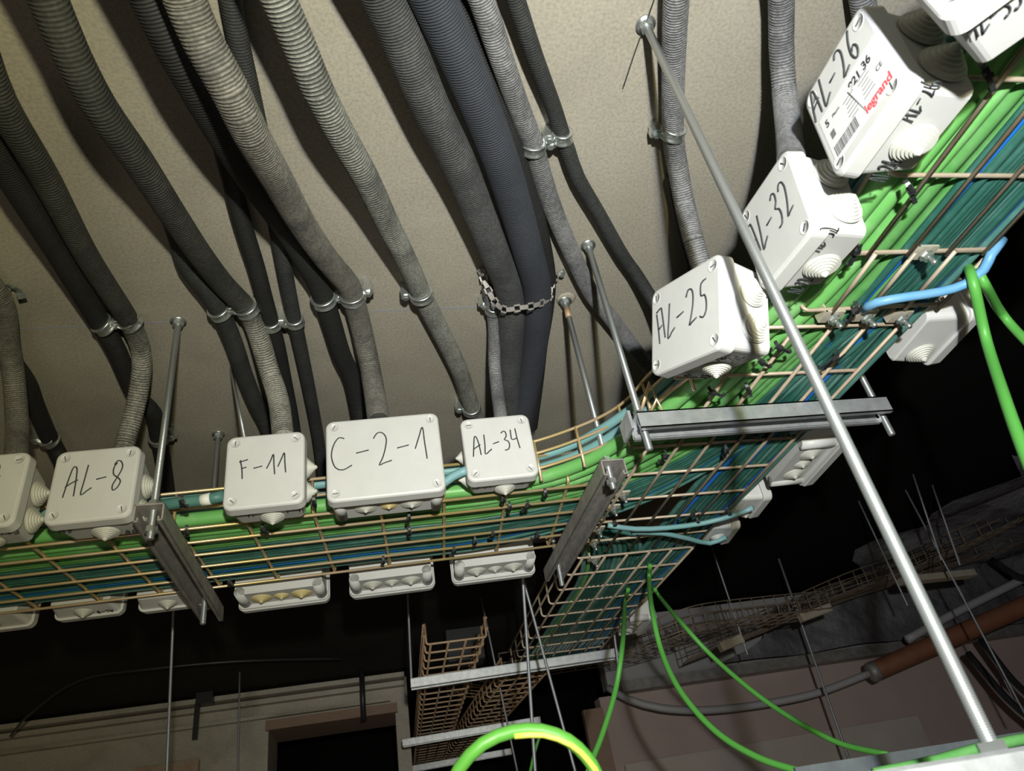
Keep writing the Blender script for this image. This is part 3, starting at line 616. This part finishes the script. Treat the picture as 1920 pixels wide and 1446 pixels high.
def vsolve(a, b, h):
    r1, r2 = ray(*a), ray(*b); t1 = r1.z/math.hypot(r1.x, r1.y); t2 = r2.z/math.hypot(r2.x, r2.y); R = h/(t1-t2)
    return r1*(R/math.hypot(r1.x, r1.y)), r2*(R/math.hypot(r2.x, r2.y))
def sidebox(A, D_, B, C_, h, D, label, glands, text, small, T=.019, **kw):
    a, d = vsolve(A, D_, h); b, c = vsolve(B, C_, h)
    ex = ((b-a)+(c-d)).normalized(); ez = ((a-d)+(b-c)); ez = (ez-ex*ez.dot(ex)).normalized(); ey = ez.cross(ex)
    ey.z = -.07; ey.normalize(); ex = (ex-ey*ex.dot(ey)).normalized(); ez = ex.cross(ey)
    ctr = (a+b+c+d)/4; W = ((b-a).length+(c-d).length)/2
    R = Matrix((ex, ey, ez)).transposed().to_4x4(); m = Matrix.Translation(ctr+ey*(D+T)) @ R
    return jbox(m, W, h*1.0, D, label, glands, False, text, small, T=T, **kw)
sidebox((1198,562), (1240,697), (1327,487), (1387,638), .113, .054, 'junction box with AL-25 handwritten, nearest above the bright strut', [('r', .018, 0, .017, 0, 0), ('r', -.024, 0, .017, 0, 0), ('b', -.002, 0, .017, 0, 0)],
        [('HL-25', .12, .86, .34, .72, .08)], [('AL', 'b', -.050, .001, .013, .014), ('25', 'b', -.044, .016, .012, .014), ('AL', 'b', .022, -.014, .013, .014), ('25', 'b', .034, .001, .012, .015)])
sidebox((1376,410), (1436,548), (1462,280), (1547,420), .112, .048, 'junction box with AL-32 handwritten, behind the long bright rod', [('r', .024, 0, .019, 0, 0), ('r', -.022, 0, .019, 0, 0), ('b', -.004, 0, .019, 0, 0)],
        [('HL-32', .08, .86, .36, .74, .02)], [('AL-32', 'b', -.052, .004, .017, .028), ('AL-32', 'b', .018, -.016, .019, .036)])
e26, lid26, yl26 = sidebox((1497,195), (1575,340), (1610,0), (1712,150), .112, .055, 'junction box with AL-26 handwritten and a printed white label on its lid', [('r', .024, 0, .021, 0, 0), ('r', -.024, 0, .021, 0, 0), ('b', -.007, .002, .020, 0, 0)],
        [('AL-26', .07, .80, .66, .94, -.02)], [('AL-26', 'b', -.052, .004, .018, .026), ('AL-26', 'b', .015, -.014, .018, .040)])
d = onX(1772, 50, .392); w3 = .118; c0 = onZ(1885, -35, d.z)
ex = (c0-d).normalized(); ey = V((0, 0, 1)).cross(ex).normalized()
ctr = d + ex*(w3/2) + V((0, 0, .056)); m3 = Matrix((ex, ey, V((0, 0, 1)))).transposed().to_4x4(); m3.translation = ctr + ey*.069
jbox(m3, w3, .112, .05, 'junction box cut off by the top right corner', [('b', .022, 0, .018, 0, 0)], False, None, [('AL-35', 'b', -.050, -.012, .018, .036)])
# printed label on AL-26
def ltext(body, x, z, size, m, bold=False):
    cu = bpy.data.curves.new('t', 'FONT'); cu.body = body; cu.size = size; cu.extrude = .0001; cu.offset = .0003 if bold else 0
    to = bpy.data.objects.new('t', cu); C.objects.link(to); bpy.context.view_layer.update()
    me = bpy.data.meshes.new_from_object(to.evaluated_get(bpy.context.evaluated_depsgraph_get()))
    g = G(); g.add([(v.co.x+x, yl26-.0006-v.co.z, v.co.y+z) for v in me.vertices], [tuple(p.vertices) for p in me.polygons], 0, False)
    bpy.data.objects.remove(to); bpy.data.meshes.remove(me); bpy.data.curves.remove(cu)
    return obj('printed_text', g, M[m], e26, local=True)
g = G(); g.box((.002, yl26-.0002, -.014), (.090, .0004, .055)); obj('label_sticker', g, M['paper'], e26, local=True)
ltext('921 36', .003, -.0015, .0115, 'ink', True); ltext('5', -.037, -.002, .0105, 'ink', True); ltext('Plexo', -.026, -.001, .005, 'ink')
ltext('legrand', .008, -.038, .0125, 'inkred', True); ltext('CE', .034, -.018, .007, 'ink')
g = G()
for i in range(6):
    for j in range(2): g.box((-.002+j*.022, yl26-.0005, -.003-i*.0042), (.016-.002*((i*3+j) % 4), .0002, .0008))
g.box((-.033, yl26-.0005, -.014), (.0065, .0002, .008)); g.tube([(.0, yl26-.0005, .001), (.009, yl26-.0005, -.034)], .0005, 5)
x = -.038
while x < -.004: ww = random.choice((.0006, .0009, .0014)); g.box((x, yl26-.0005, -.032), (ww, .0002, .012)); x += ww+random.choice((.0006, .001))
obj('barcode_print', g, M['inkgrey'], e26, local=True)

# boxes on the far side of the trays (lids face away)
def farbox(x0, x1, yb, zb, W, Hh, D, yaw, label, glands, towers, small=(), group=None, T=.019):
    m = boxm((x0+x1)/2, yb, zb+Hh/2, yaw)
    return jbox(m, W, Hh, D, label, glands, towers, None, small, T=T, group=group, screws=False)
C3g = lambda yel: [('b', -.036, 0, .019, yel, 1), ('b', 0, 0, .014, yel, 1), ('b', .036, 0, .019, yel, 1)]
farbox(-.262, -.092, 1.322, .462, .168, .11, .062, 177, 'wide junction box seen from below behind the left tray, with yellowed grommets', C3g(1), True)
farbox(-.057, .108, 1.314, .462, .165, .11, .062, 177, 'wide junction box seen from below behind the left tray, middle of three', C3g(0), True)
farbox(.140, .308, 1.300, .462, .168, .11, .062, 177, 'wide junction box seen from below beside the dark strut', C3g(0), True)
farbox(-.565, -.455, 1.325, .475, .115, .10, .040, 177, 'small junction box under the left tray below AL-8, seen from beneath', [('b', 0, 0, .016, 0, 0)], False, [('AL-8', 'b', -.045, -.006, .012, .028)])
farbox(-.425, -.315, 1.318, .472, .115, .10, .040, 177, 'small junction box seen from beneath left of the grey strut', [('b', 0, 0, .016, 0, 0)], False)
farbox(-.71, -.60, 1.322, .470, .115, .10, .045, 177, 'junction box at the lower left edge behind the tray', [('b', 0, 0, .016, 0, 0)], False)
farbox(.702, .702, .655, .470, .115, .10, .052, 86, 'junction box on the far side of the right tray under the splices', [('b', .022, 0, .019, 0, 0)], False)
farbox(.692, .692, 1.0, .470, .165, .11, .062, 86, 'wide junction box with three grommets on the far side below the bright strut', C3g(0), True)
farbox(.676, .676, 1.17, .474, .10, .10, .035, 84, 'small junction box where the pale blue cable ends', [('b', .015, 0, .015, 0, 0)], False)
farbox(.668, .668, 1.30, .474, .10, .09, .035, 84, 'small dusty junction box at the corner behind the junction', [('b', 0, 0, .015, 0, 0)], False)
farbox(.66, .66, 1.93, .470, .16, .11, .055, 88, 'pale junction box hanging on the far tray above the long strut', C3g(0), True)
farbox(.71, .71, .40, .475, .115, .10, .052, 88, 'junction box just entering at the right edge beside the tray', [('b', 0, 0, .019, 0, 0)], False)

# ------------------------------------------------------------------ cables in the trays
def cable(P, r, m, label, group=None, step=.025, n=10, name='cable'):
    o = obj(name, G().tube(crom(P, step), r, n), M[m]); return tag(o, label, 'cable', group)
def y1(x): return -.0577*x
def route_A(t, z, wob=0, t2=None):        # left run -> bend -> towards the camera
    t2 = t if t2 is None else t2; Y = 1.042+.235*t; w_ = lambda: random.uniform(-wob, wob)
    return [(-1.5, Y+y1(-1.5)+w_(), z), (-1.1, Y+y1(-1.1)+w_(), z+w_()), (-.7, Y+y1(-.7)+w_(), z), (-.35, Y+y1(-.35)+w_(), z+w_()), (0, Y+w_(), z), (.2+.02*t, Y-.014, z),
            (.325+.07*(t+t2), .975+.08*(t+t2), z), (.412+.18*t2, .845+.10*t2, z), (.462+.185*t2, .70, z+w_()), (.500+.18*t2, .57+w_(), z), (.517+.17*t2, .42, z+w_()), (.528+.17*t2+w_(), .25, z), (.532+.17*t2, 0, z), (.535+.17*t2, -.5, z)]
cable(route_A(.0, .5015, 0, .0), .0110, 'green', 'thickest bright green cable along the near edge of the bend')
cable(route_A(.09, .5005, 0, .12), .0100, 'green', 'second thick green cable inside the near edge of the tray')
cable(route_A(.06, .522, 0, .03), .0095, 'lteal', 'thick grey-teal cable lying on top at the near side of the tray', step=.03)
cable(route_A(-.01, .538, 0, -.01), .0075, 'lteal', 'grey-teal cable topmost against the near tray side')
for i, (t, t2, z, r, m) in enumerate([(.17, .25, .499, .0085, 'green'), (.235, .35, .498, .008, 'green2'), (.12, .44, .513, .008, 'green'), (.29, .47, .496, .0065, 'green2'), (.33, .53, .495, .006, 'green2'), (.22, .36, .512, .0075, 'green2'), (.37, .585, .494, .0055, 'green2'), (.30, .60, .508, .006, 'green2'), (.16, .18, .516, .008, 'green2')]):
    cable(route_A(t, z, .001, t2), r, m, 'medium green cable in the middle of the tray bundle', 'green cables in the bend')
for i in range(13):
    t = .42+.046*i; m = random.choice(['teal', 'teal', 'teal2', 'teal'])
    if i == 9: m = 'blue'
    cable(route_A(t, .490+random.uniform(0, .004),   .002, .62+.03*i), .0046 if m != 'blue' else .0038, m, 'thin blue cable in the tray bundle going round the bend' if m == 'blue' else 'dark teal cable in the tray bundle, swinging round the bend', 'blue cables in the bend' if m == 'blue' else 'teal cables in the bend')
for i in range(16):                       # upper layer
    t = .14+.056*i; t2 = .55+.03*i
    cable(route_A(t, .504+random.uniform(0, .006), .003, t2), .0065, random.choice(['teal', 'teal', 'teal2', 'green2'] if i > 3 else ['green2', 'teal2']), 'cable in the upper layer of the tray bundle', 'upper layer cables', n=8)
def route_B(x, z, w_=.002):               # straight along the second run
    q = lambda: random.uniform(-w_, w_)
    return [(x+.02, -.5, z), (x+.015+q(), .1, z), (x+.01+q(), .35, z+q()), (x+q(), .6, z), (x-.008+q(), .85, z+q()), (x-.02+q(), 1.1, z), (x-.03+q(), 1.35, z), (x-.045+q(), 1.7, z), (x-.06, 2.3, z)]
for i in range(11):
    m = ['teal', 'blue', 'teal', 'teal2', 'teal', 'blue', 'teal', 'teal2', 'teal', 'blue', 'teal2'][i]
    cable(route_B(.588+.0103*i, .490+.003*(i % 2)), .0046, m, ('blue' if m == 'blue' else 'teal')+' cable running straight along the second tray past the junction', ('blue' if m == 'blue' else 'teal')+' straight cables')
for i in range(9):
    cable(route_B(.592+.0115*i, .503+.003*(i % 2)), .0055, random.choice(['teal', 'teal2']), 'cable in the upper layer of the straight bundle', 'upper straight cables', n=8)
for i in range(12):                       # left run -> away from the camera
    t = .5+.04*i; Y = 1.045+.23*t; z = .51+.004*(i % 3); xx = .44+.011*i
    cable([(-.4, Y+.02, z), (.0, Y, z), (.2, Y-.01, z), (.34, Y+.01, z), (xx-.03, 1.33+.002*i, z), (xx, 1.5, .49), (xx, 1.8, .49), (xx-.01, 2.3, .49)], .0055, random.choice(['teal', 'green2', 'teal2', 'teal', 'teal2']), 'cable turning from the left run away into the far tray', 'cables turning away', n=8)
# pale loose cables
cable([onZ(1140, 985, .474), onZ(1190, 992, .468), onZ(1250, 990, .466), onZ(1320, 981, .465), onZ(1380, 965, .465), onZ(1412, 952, .466)], .0048, 'lteal', 'pale blue-teal cable slung under the junction to a small box')
cable([onZ(1185, 998, .476), onZ(1240, 1000, .472), onZ(1290, 1010, .470), onZ(1330, 1019, .468), onZ(1362, 1007, .47)], .0048, 'lteal', 'short pale cable with cut end below the slung one')
cable([onZ(1620, 580, .478), onZ(1645, 567, .468), onZ(1700, 557, .464), onZ(1760, 548, .462), onZ(1810, 533, .462), onZ(1845, 505, .466), onZ(1858, 478, .474), onZ(1880, 450, .49)], .0055, 'lblue', 'light blue cable looping out under the right tray')
cable([onZ(1480, 812, .486), onZ(1530, 800, .482), onZ(1575, 784, .486)], .004, 'lteal', 'short pale cable just under the bright strut')
# labelled cable entering F-11
cable([onY(300, 948, 1.0), onY(340, 942, .995), onY(380, 938, .99), onY(420, 930, .985)], .0085, 'teal2', 'grey-teal cable with white tape running into the left side of box F-11')
cable([onY(378, 938.3, .9905), onY(396, 935, .988)], .0089, 'white', 'white label wrapped on the cable left of box F-11', name='cable_label')
cable([onY(825, 912, .975), onY(850, 893, .965), onY(880, 880, .955)], .0070, 'lteal', 'pale cable stub between boxes C-2-1 and AL-34')

# hanging cables
def hang(P, r, m, label, name='hanging_cable'): return cable(P, r, m, label, step=.01, n=12, name=name)
hang([onZ(1815, 500, .49), onZ(1825, 530, .455), onY(1850, 640, .56), onY(1885, 750, .53), onY(1925, 860, .50), onY(1970, 960, .47)], .0058, 'fgreen', 'bright green cable hanging down at the right edge, left of two')
hang([onZ(1830, 500, .49), onZ(1845, 530, .455), onY(1880, 590, .58), onY(1935, 650, .57), onY(2000, 700, .56)], .0055, 'fgreen', 'bright green cable leaving over the right edge, right of two')
hang([onZ(1178, 1105, .48), onZ(1172, 1130, .465), onY(1168, 1200, 1.33), onY(1155, 1290, 1.30), onY(1130, 1375, 1.28), onY(1105, 1440, 1.26), onY(1090, 1500, 1.25)], .0048, 'fgreen', 'green cable hanging almost straight from under the far tray')
hang([onZ(1219, 1060, .48), onZ(1217, 1085, .465), onY(1222, 1140, 1.30), onY(1240, 1220, 1.27), onY(1275, 1295, 1.22), onY(1340, 1370, 1.16), onY(1420, 1420, 1.1), onY(1510, 1450, 1.04)], .0050, 'fgreen', 'green cable sagging in a long curve to the bottom edge')
hang([onZ(1228, 1105, .475), onZ(1236, 1118, .465), onY(1275, 1165, 1.42), onY(1340, 1235, 1.38), onY(1440, 1318, 1.3), onY(1560, 1388, 1.2), onY(1665, 1416, 1.1)], .0046, 'fgreen', 'green cable sagging diagonally to the channel at lower right')
P = [onY(840, 1490, .62), onY(862, 1440, .61), onY(905, 1395, .60), onY(960, 1372, .60), onY(1015, 1370, .60), onY(1065, 1388, .60), (0, 0, 0), onY(1118, 1450, .61), onY(1130, 1500, .62)]
P[6] = onY(1098, 1418, .605); loop = hang(P, .0052, 'ygreen', 'yellow and green earth cable arching up in the foreground at the bottom')
Q = crom([p+V((.0008, -.0025, -.0035)) for p in P[3:]], .01); loop2 = obj('yellow_stripe', G().tube(Q, .0026, 8), M['yellow'], loop, label='yellow stripe of the earth cable')
hang([onY(1012, 1380, 2.0), onY(1000, 1420, 2.0), onY(990, 1470, 2.0)], .004, 'fgreen', 'thin green cable seen behind the earth cable loop')

# ------------------------------------------------------------------ cable ties
def tie(px, py, z, label, group, length=.03, ang=0., y=None):
    c = onZ(px, py, z) if y is None else onY(px, py, y)
    d = V((math.sin(ang), math.cos(ang), 0)) if y is None else V((0, -.2, 1)).normalized()
    e = thing('cable_tie', label, 'cable tie', c, group)
    b = V((0, 0, -1)) if y is None else V((0, -1, 0))
    P = [c-d*length/2-b*.006, c-d*length*.45, c+b*.0012, c+d*length*.45, c+d*length/2-b*.006]
    g = G()
    PP = crom(P, .004); s = d.cross(b).normalized()
    for p, q in zip(PP, PP[1:]):
        dd = (q-p).normalized(); nn = s.cross(dd); g.box((p+q)/2, ((q-p).length*1.2, .0042, .0012), Matrix((dd, s, nn)).transposed())
    obj('strap', g, M['tie'], e)
    g = G(); R = Matrix((d, s, b)).transposed(); g.box(c+d*length*.3*-1+b*.0025, (.007, .0065, .006), R); g.box(c-d*(length*.3+.008)+b*.006, (.012, .003, .001), Matrix((d, s, b)).transposed())
    obj('head', g, M['tie'], e)
LT1 = 'small black cable tie round the wires of the left tray'
for px, py in [(351,1000),(497,996),(765,975),(768,1000),(985,952),(1022,930),(955,955),(922,1005),(718,1055),(850,1035),(433,1095),(890,1018),(943,940),(1003,1008)]: tie(px, py, .472, LT1, 'ties on the left tray', ang=random.uniform(-.2, .2))
for px, py, lab in [(345,945,'black cable tie on the teal cable right of the left threaded rod'),(590,945,'black cable tie between boxes F-11 and C-2-1'),(1243,860,'black tie on the junction wires below the bright strut'),(1150,985,'black tie where the pale teal cable starts')]: tie(px, py, .474, lab, None)
LT2 = 'black cable tie round the green cables and wires of the right tray'
for px, py, a in [(1710,365,.8),(1855,150,.9),(1600,480,.3),(1598,590,.2),(1470,655,1.0),(1435,682,.9),(1345,738,1.0),(1405,735,.6),(1555,678,-.3),(1372,965,.7),(1310,980,.5),(1290,968,-.6),(1410,815,.9),(1360,850,.3)]: tie(px, py, .470, LT2, 'ties on the right tray', length=.034, ang=a)

# ------------------------------------------------------------------ ceiling details
def ribbon(P, wd, m, name, label, cat):
    g = G()
    for a, b in zip(P, P[1:]):
        d = (b-a).normalized(); s = d.cross(V((0, 0, 1))); g.box((a+b)/2, ((b-a).length, wd, .0006), Matrix((d, s, V((0, 0, 1)))).transposed())
    return tag(obj(name, g, M[m]), label, cat)
ribbon([onZ(20, 618, ZC-.0001), onZ(330, 603, ZC-.0001)], .0012, 'chalk', 'chalk_line', 'faint blue chalk line on the concrete left of the threaded rod', 'mark')
ribbon([onZ(700, 584, ZC-.0001), onZ(910, 575, ZC-.0001)], .0012, 'chalk', 'chalk_line', 'faint blue chalk line on the concrete left of the strapped bundle', 'mark')
g = G().tube(crom([onZ(1228, -5, ZC-.03), onZ(1213, 38, ZC-.004), onZ(1195, 85, ZC-.006), onZ(1170, 160, ZC-.012)], .01), .0008, 6)
tag(obj('loose_wire', g, M['tie']), 'thin loose wire curving from the top of the long rod', 'wire')
# plastered anchor under the rod by the bundle
g = G().lathe(onZ(1062, 563, ZC-.003), (0, 0, 1), [(0, .010), (.001, .016), (.003, .018)], 14); tag(obj('mortar_patch', g, M['ceil']), 'rough mortar collar where the rusty-topped rod enters the ceiling', 'mortar')

# ------------------------------------------------------------------ background right side
def wallquad(name, pts, y, th, m):
    P = [onY(*p, y) for p in pts]; n = len(P); g = G(); g.add(P+[p+V((0, th, 0)) for p in P], [tuple(range(n-1, -1, -1)), tuple(range(n, 2*n))]+[(i, (i+1) % n, n+(i+1) % n, n+i) for i in range(n)], 0, False)
    return struct(name, g, m)
H = G().box((2.85, 3.75, -.65), (3.6, .1, 2.5)); struct('wall_partition', H, M['board'])
H = G().box((1.0, 3.69, .1), (.10, .04, .9)); struct('wall_edge', H, M['lintel'])
H = G().box((2.9, 3.66, .62), (3.5, .12, .05)); struct('trim_3', H, M['galvdark'])
H = G().box((1.9, 3.685, .12), (1.6, .02, .34)); struct('trim_4', H, M['board2'])
H = G().box((3.2, 3.72, .80), (4.2, .1, .34)); struct('wall_upper', H, M['greypipe'])
# wrinkled dark sheeting
g = G(); nx, nz = 40, 24; vs = []; fs = []
for i in range(nx+1):
    for j in range(nz+1):
        t = j/nz; x = 1.55+2.8*i/nx + .10*math.sin(j*.9) + (.85*(1-i/nx) if t < .7 else .85*(1-i/nx)*(1-(t-.7)/.3))
        y0, z0 = (2.1+1.35*(t/.7), .955) if t < .7 else (3.45, .955-.33*(t-.7)/.3)
        w1 = .028*math.sin(x*9+y0*6)+.016*math.sin(y0*21+x*4+math.sin(x*5)*2); vs.append((x, y0+(w1 if t >= .7 else 0), z0+(w1 if t < .7 else 0)))
for i in range(nx):
    for j in range(nz): a = i*(nz+1)+j; fs.append((a, a+1, a+nz+2, a+nz+1))
g.add(vs, fs); tag(obj('plastic_sheeting', g, M['sheet']), 'dark wrinkled plastic sheeting draped over the far ceiling and wall at right', 'sheeting')

# brown pipe and thin grey conduit on the far wall
P = [onY(1632, 1262, 3.3), onY(1750, 1210, 3.2), onY(1940, 1128, 3.05), onY(2050, 1075, 3.0)]
e = thing('brown_pipe', 'thick rusty brown pipe running up to the right edge', 'pipe', P[0])
obj('pipe_body', G().tube(crom(P, .05), .043, 20), M['copper'], e)
g = G().lathe(P[0], P[1]-P[0], [(-.01, .030), (.0, .045), (.03, .046), (.035, .043)], 20); obj('end_sleeve', g, M['galvdark'], e)
cable([onY(1140, 1290, 3.5), onY(1180, 1312, 3.45), onY(1240, 1328, 3.4), onY(1320, 1332, 3.4), onY(1420, 1322, 3.4), onY(1530, 1300, 3.35), onY(1632, 1262, 3.3)], .017, 'greypipe', 'slack grey plastic conduit leading to the brown pipe', step=.05, name='grey_conduit')
cable([onY(1700, 1200, 3.3), onY(1790, 1150, 3.25), onY(1930, 1080, 3.2)], .02, 'greypipe', 'grey pipe passing above the brown pipe', step=.05, name='grey_conduit')
for k, (a, b, lab) in enumerate([((1840, 1200), (1960, 1330), 'dark hose drooping at the right edge, upper one'), ((1815, 1225), (1960, 1370), 'dark hose drooping at the right edge, middle one'), ((1860, 1050), (1960, 1090), 'dark hose high at the right edge')]):
    cable([onY(*a, 3.2), onY((a[0]+b[0])/2, (a[1]+b[1])/2+12, 3.1), onY(*b, 3.0)], .016, 'tie', lab, step=.05, name='hose')
# far hanging rods
FR = [((325,1150),(312,1470),1.9,'far thin rod hanging left of the wall centre, lowest left'),((450,1225),(446,1470),3.2,'dark far rod in front of the old wall'),((766,1150),(772,1290),2.2,'far rod at the left end of the long far strut'),
 ((980,1080),(1005,1470),1.55,'slim rod hanging in front of the earth cable loop, left one'),((990,1120),(1085,1470),1.75,'slim slanting rod in front of the earth cable loop, right one'),((1460,1048),(1594,1430),1.9,'thin bright rod hanging across the brown boards'),
 ((1362,1110),(1402,1228),2.7,'short far rod left of the brown boards rods'),((1610,940),(1702,1136),2.6,'far rod beside the wooden batten'),((1712,890),(1765,1050),3.0,'far rod before the plastic sheeting, left one'),((1748,910),(1800,1060),3.0,'far rod before the plastic sheeting, right one'),
 ((1785,1090),(1925,1345),2.4,'far thin rod crossing the brown pipe'),((1155,1215),(1160,1255),2.1,'stub of rod at the right end of the long far strut'),((942,1312),(975,1470),2.6,'far rod between the two receding trays'),((1850,1200),(1900,1310),3.3,'orange-tipped far rod at right')]
for a, b, y, lab in FR:
    A = onY(*a, y); B = onY(*b, y); r = .0036 if y > 1.4 else .003; r = .0055 if a[0] == 1460 else r; top = ZC if A.x < .9 else 1.0
    if A.x >= .9: A2 = onZ(*a, 1.0); y = min(y, 3.3) if A2.y > 3.3 else A2.y; A = onY(*a, y); B = onY(*b, y); A.z = max(A.z, 1.0) if A2.y > 3.3 else A.z
    if A.x < .9: A = B+(A-B)*((top-B.z)/(A.z-B.z)); A.y = B.y
    tag(obj('hanging_rod', G().tube([A, B], r, 8), M['rodfar']), lab, 'rod')
# far mesh trays on the right
def fartray(P, label, wd=.16, ht=.07, m='farwire', nrow=16):
    P = resample(crom(P, .03), .03); e = thing('wire_mesh_tray', label, 'cable tray', P[0]); u = V((0, 0, 1))
    def lat(i): d = (P[min(i+1, len(P)-1)]-P[max(i-1, 0)]).normalized(); return u.cross(d).normalized()
    for f, h in ((0, ht), (0, ht/2), (0, 0), (.33, 0), (.66, 0), (1, 0), (1, ht/2), (1, ht)):
        obj('long_wire', G().tube([p+lat(i)*wd*f+u*h for i, p in enumerate(P)], .0022, 6), M[m], e)
    for k in range(nrow):
        i = int(k*(len(P)-1)/(nrow-1)); p = P[i]; l = lat(i)
        obj('cross_wire', G().tube([p+u*ht, p, p+l*wd, p+l*wd+u*ht], .0022, 6), M[m], e)
fartray([onZ(940, 1262, .58), onZ(1080, 1240, .58), onZ(1160, 1226, .58), onZ(1260, 1190, .58), onZ(1330, 1168, .60), onZ(1450, 1152, .62), onZ(1560, 1140, .64)], 'far curved mesh tray beyond the green hanging cables', nrow=26)
fartray([onZ(1500, 1150, .64), onZ(1600, 1105, .72), onZ(1720, 1060, .80), onZ(1940, 960, .95)], 'far mesh tray climbing to the right edge', wd=.2, nrow=20)
fartray([onZ(1300, 1230, .60), onZ(1480, 1160, .70), onZ(1640, 1100, .80), onZ(1940, 1010, .95)], 'second far mesh tray just below the climbing one', wd=.14, nrow=18)
fartray([onZ(885, 1288, .56), onZ(930, 1293, .56), onZ(970, 1300, .56)], 'short curved mesh piece between the receding trays', wd=.12, ht=.05, m='brass', nrow=3)
# battens, plates
g = G(); A = onY(1690, 1090, 2.6); B = onY(1822, 1076, 2.6); d = (B-A).normalized(); g.box((A+B)/2, ((B-A).length, .05, .025), Matrix((d, V((0, 1, 0)), d.cross(V((0, 1, 0))))).transposed())
tag(obj('tray_bracket', g, M['splice']), 'rusty brown bracket bar crossing the climbing far tray', 'bracket')
for a, b, y, lab in [((1500,1160),(1555,1140),2.7,'rusty joint plate on the far curved tray'),((1350,1215),(1390,1198),2.6,'rusty plate at the end of the short far rod')]:
    A = onY(*a, y); B = onY(*b, y); d = (B-A).normalized(); g = G().box((A+B)/2, ((B-A).length, .03, .03), Matrix((d, V((0, 1, 0)), d.cross(V((0, 1, 0))))).transposed()); tag(obj('joint_plate', g, M['splice']), lab, 'plate')
# left background: cable on dark ceiling and duct bracket
g = G().tube(crom([onY(20, 1380, 3.3), onY(60, 1335, 3.0), onZ(150, 1275, .78), onZ(280, 1255, .78), onZ(450, 1240, .78), onZ(640, 1235, .78)], .05), .005, 8); tag(obj('old_cable', g, M['tie']), 'old thin cable looping under the dark ceiling at lower left', 'cable')
g = G(); c = onY(385, 1310, 3.5); g.box(c, (.07, .05, .05)); g.box(c+V((-.03, 0, -.09)), (.02, .02, .14)); tag(obj('wall_bracket', g, M['tie']), 'small dark bracket fixed to the top of the old wall', 'bracket')
g = G().tube([onY(678, 1255, 3.45), onY(682, 1352, 3.45)], .012, 10); tag(obj('hanging_pipe', g, M['tie']), 'short dark pipe hanging beside the wall opening', 'pipe')
g = G().box(onY(870, 1215, 2.9), (.14, .12, .12)); tag(obj('dark_case', g, M['tie']), 'dark case above the left receding tray', 'case')

# ------------------------------------------------------------------ bottom right corner
strut((.245, .437, .010), (.62, .420, .004), 'bright white strut at the lower right corner carrying the long rod', wd=.04, ht=.04)
A = onZ(1480, 1452, .02); B = onZ(1940, 1368, .02)
A = onY(1490, 1446, .75); B = onY(1960, 1372, .75)
e = thing('metal_channel', 'dark grey metal channel along the lower right edge', 'channel', A)
g = G(); d = (B-A).normalized(); R = Matrix((d, V((0, 1, 0)), d.cross(V((0, 1, 0))))).transposed(); g.box((A+B)/2-V((0, 0, .012)), ((B-A).length, .004, .030), R); obj('side_rail', g, M['darkmetal'], e)
g = G(); g.box((A+B)/2+V((0, .03, -.022)), ((B-A).length, .06, .003), R); obj('channel_floor', g, M['darkmetal'], e)
cable([onY(1640, 1452, .6), onY(1760, 1426, .6), onY(1850, 1400, .6), onY(1960, 1378, .6)], .0045, 'green2', 'green cable lying along the channel at lower right')
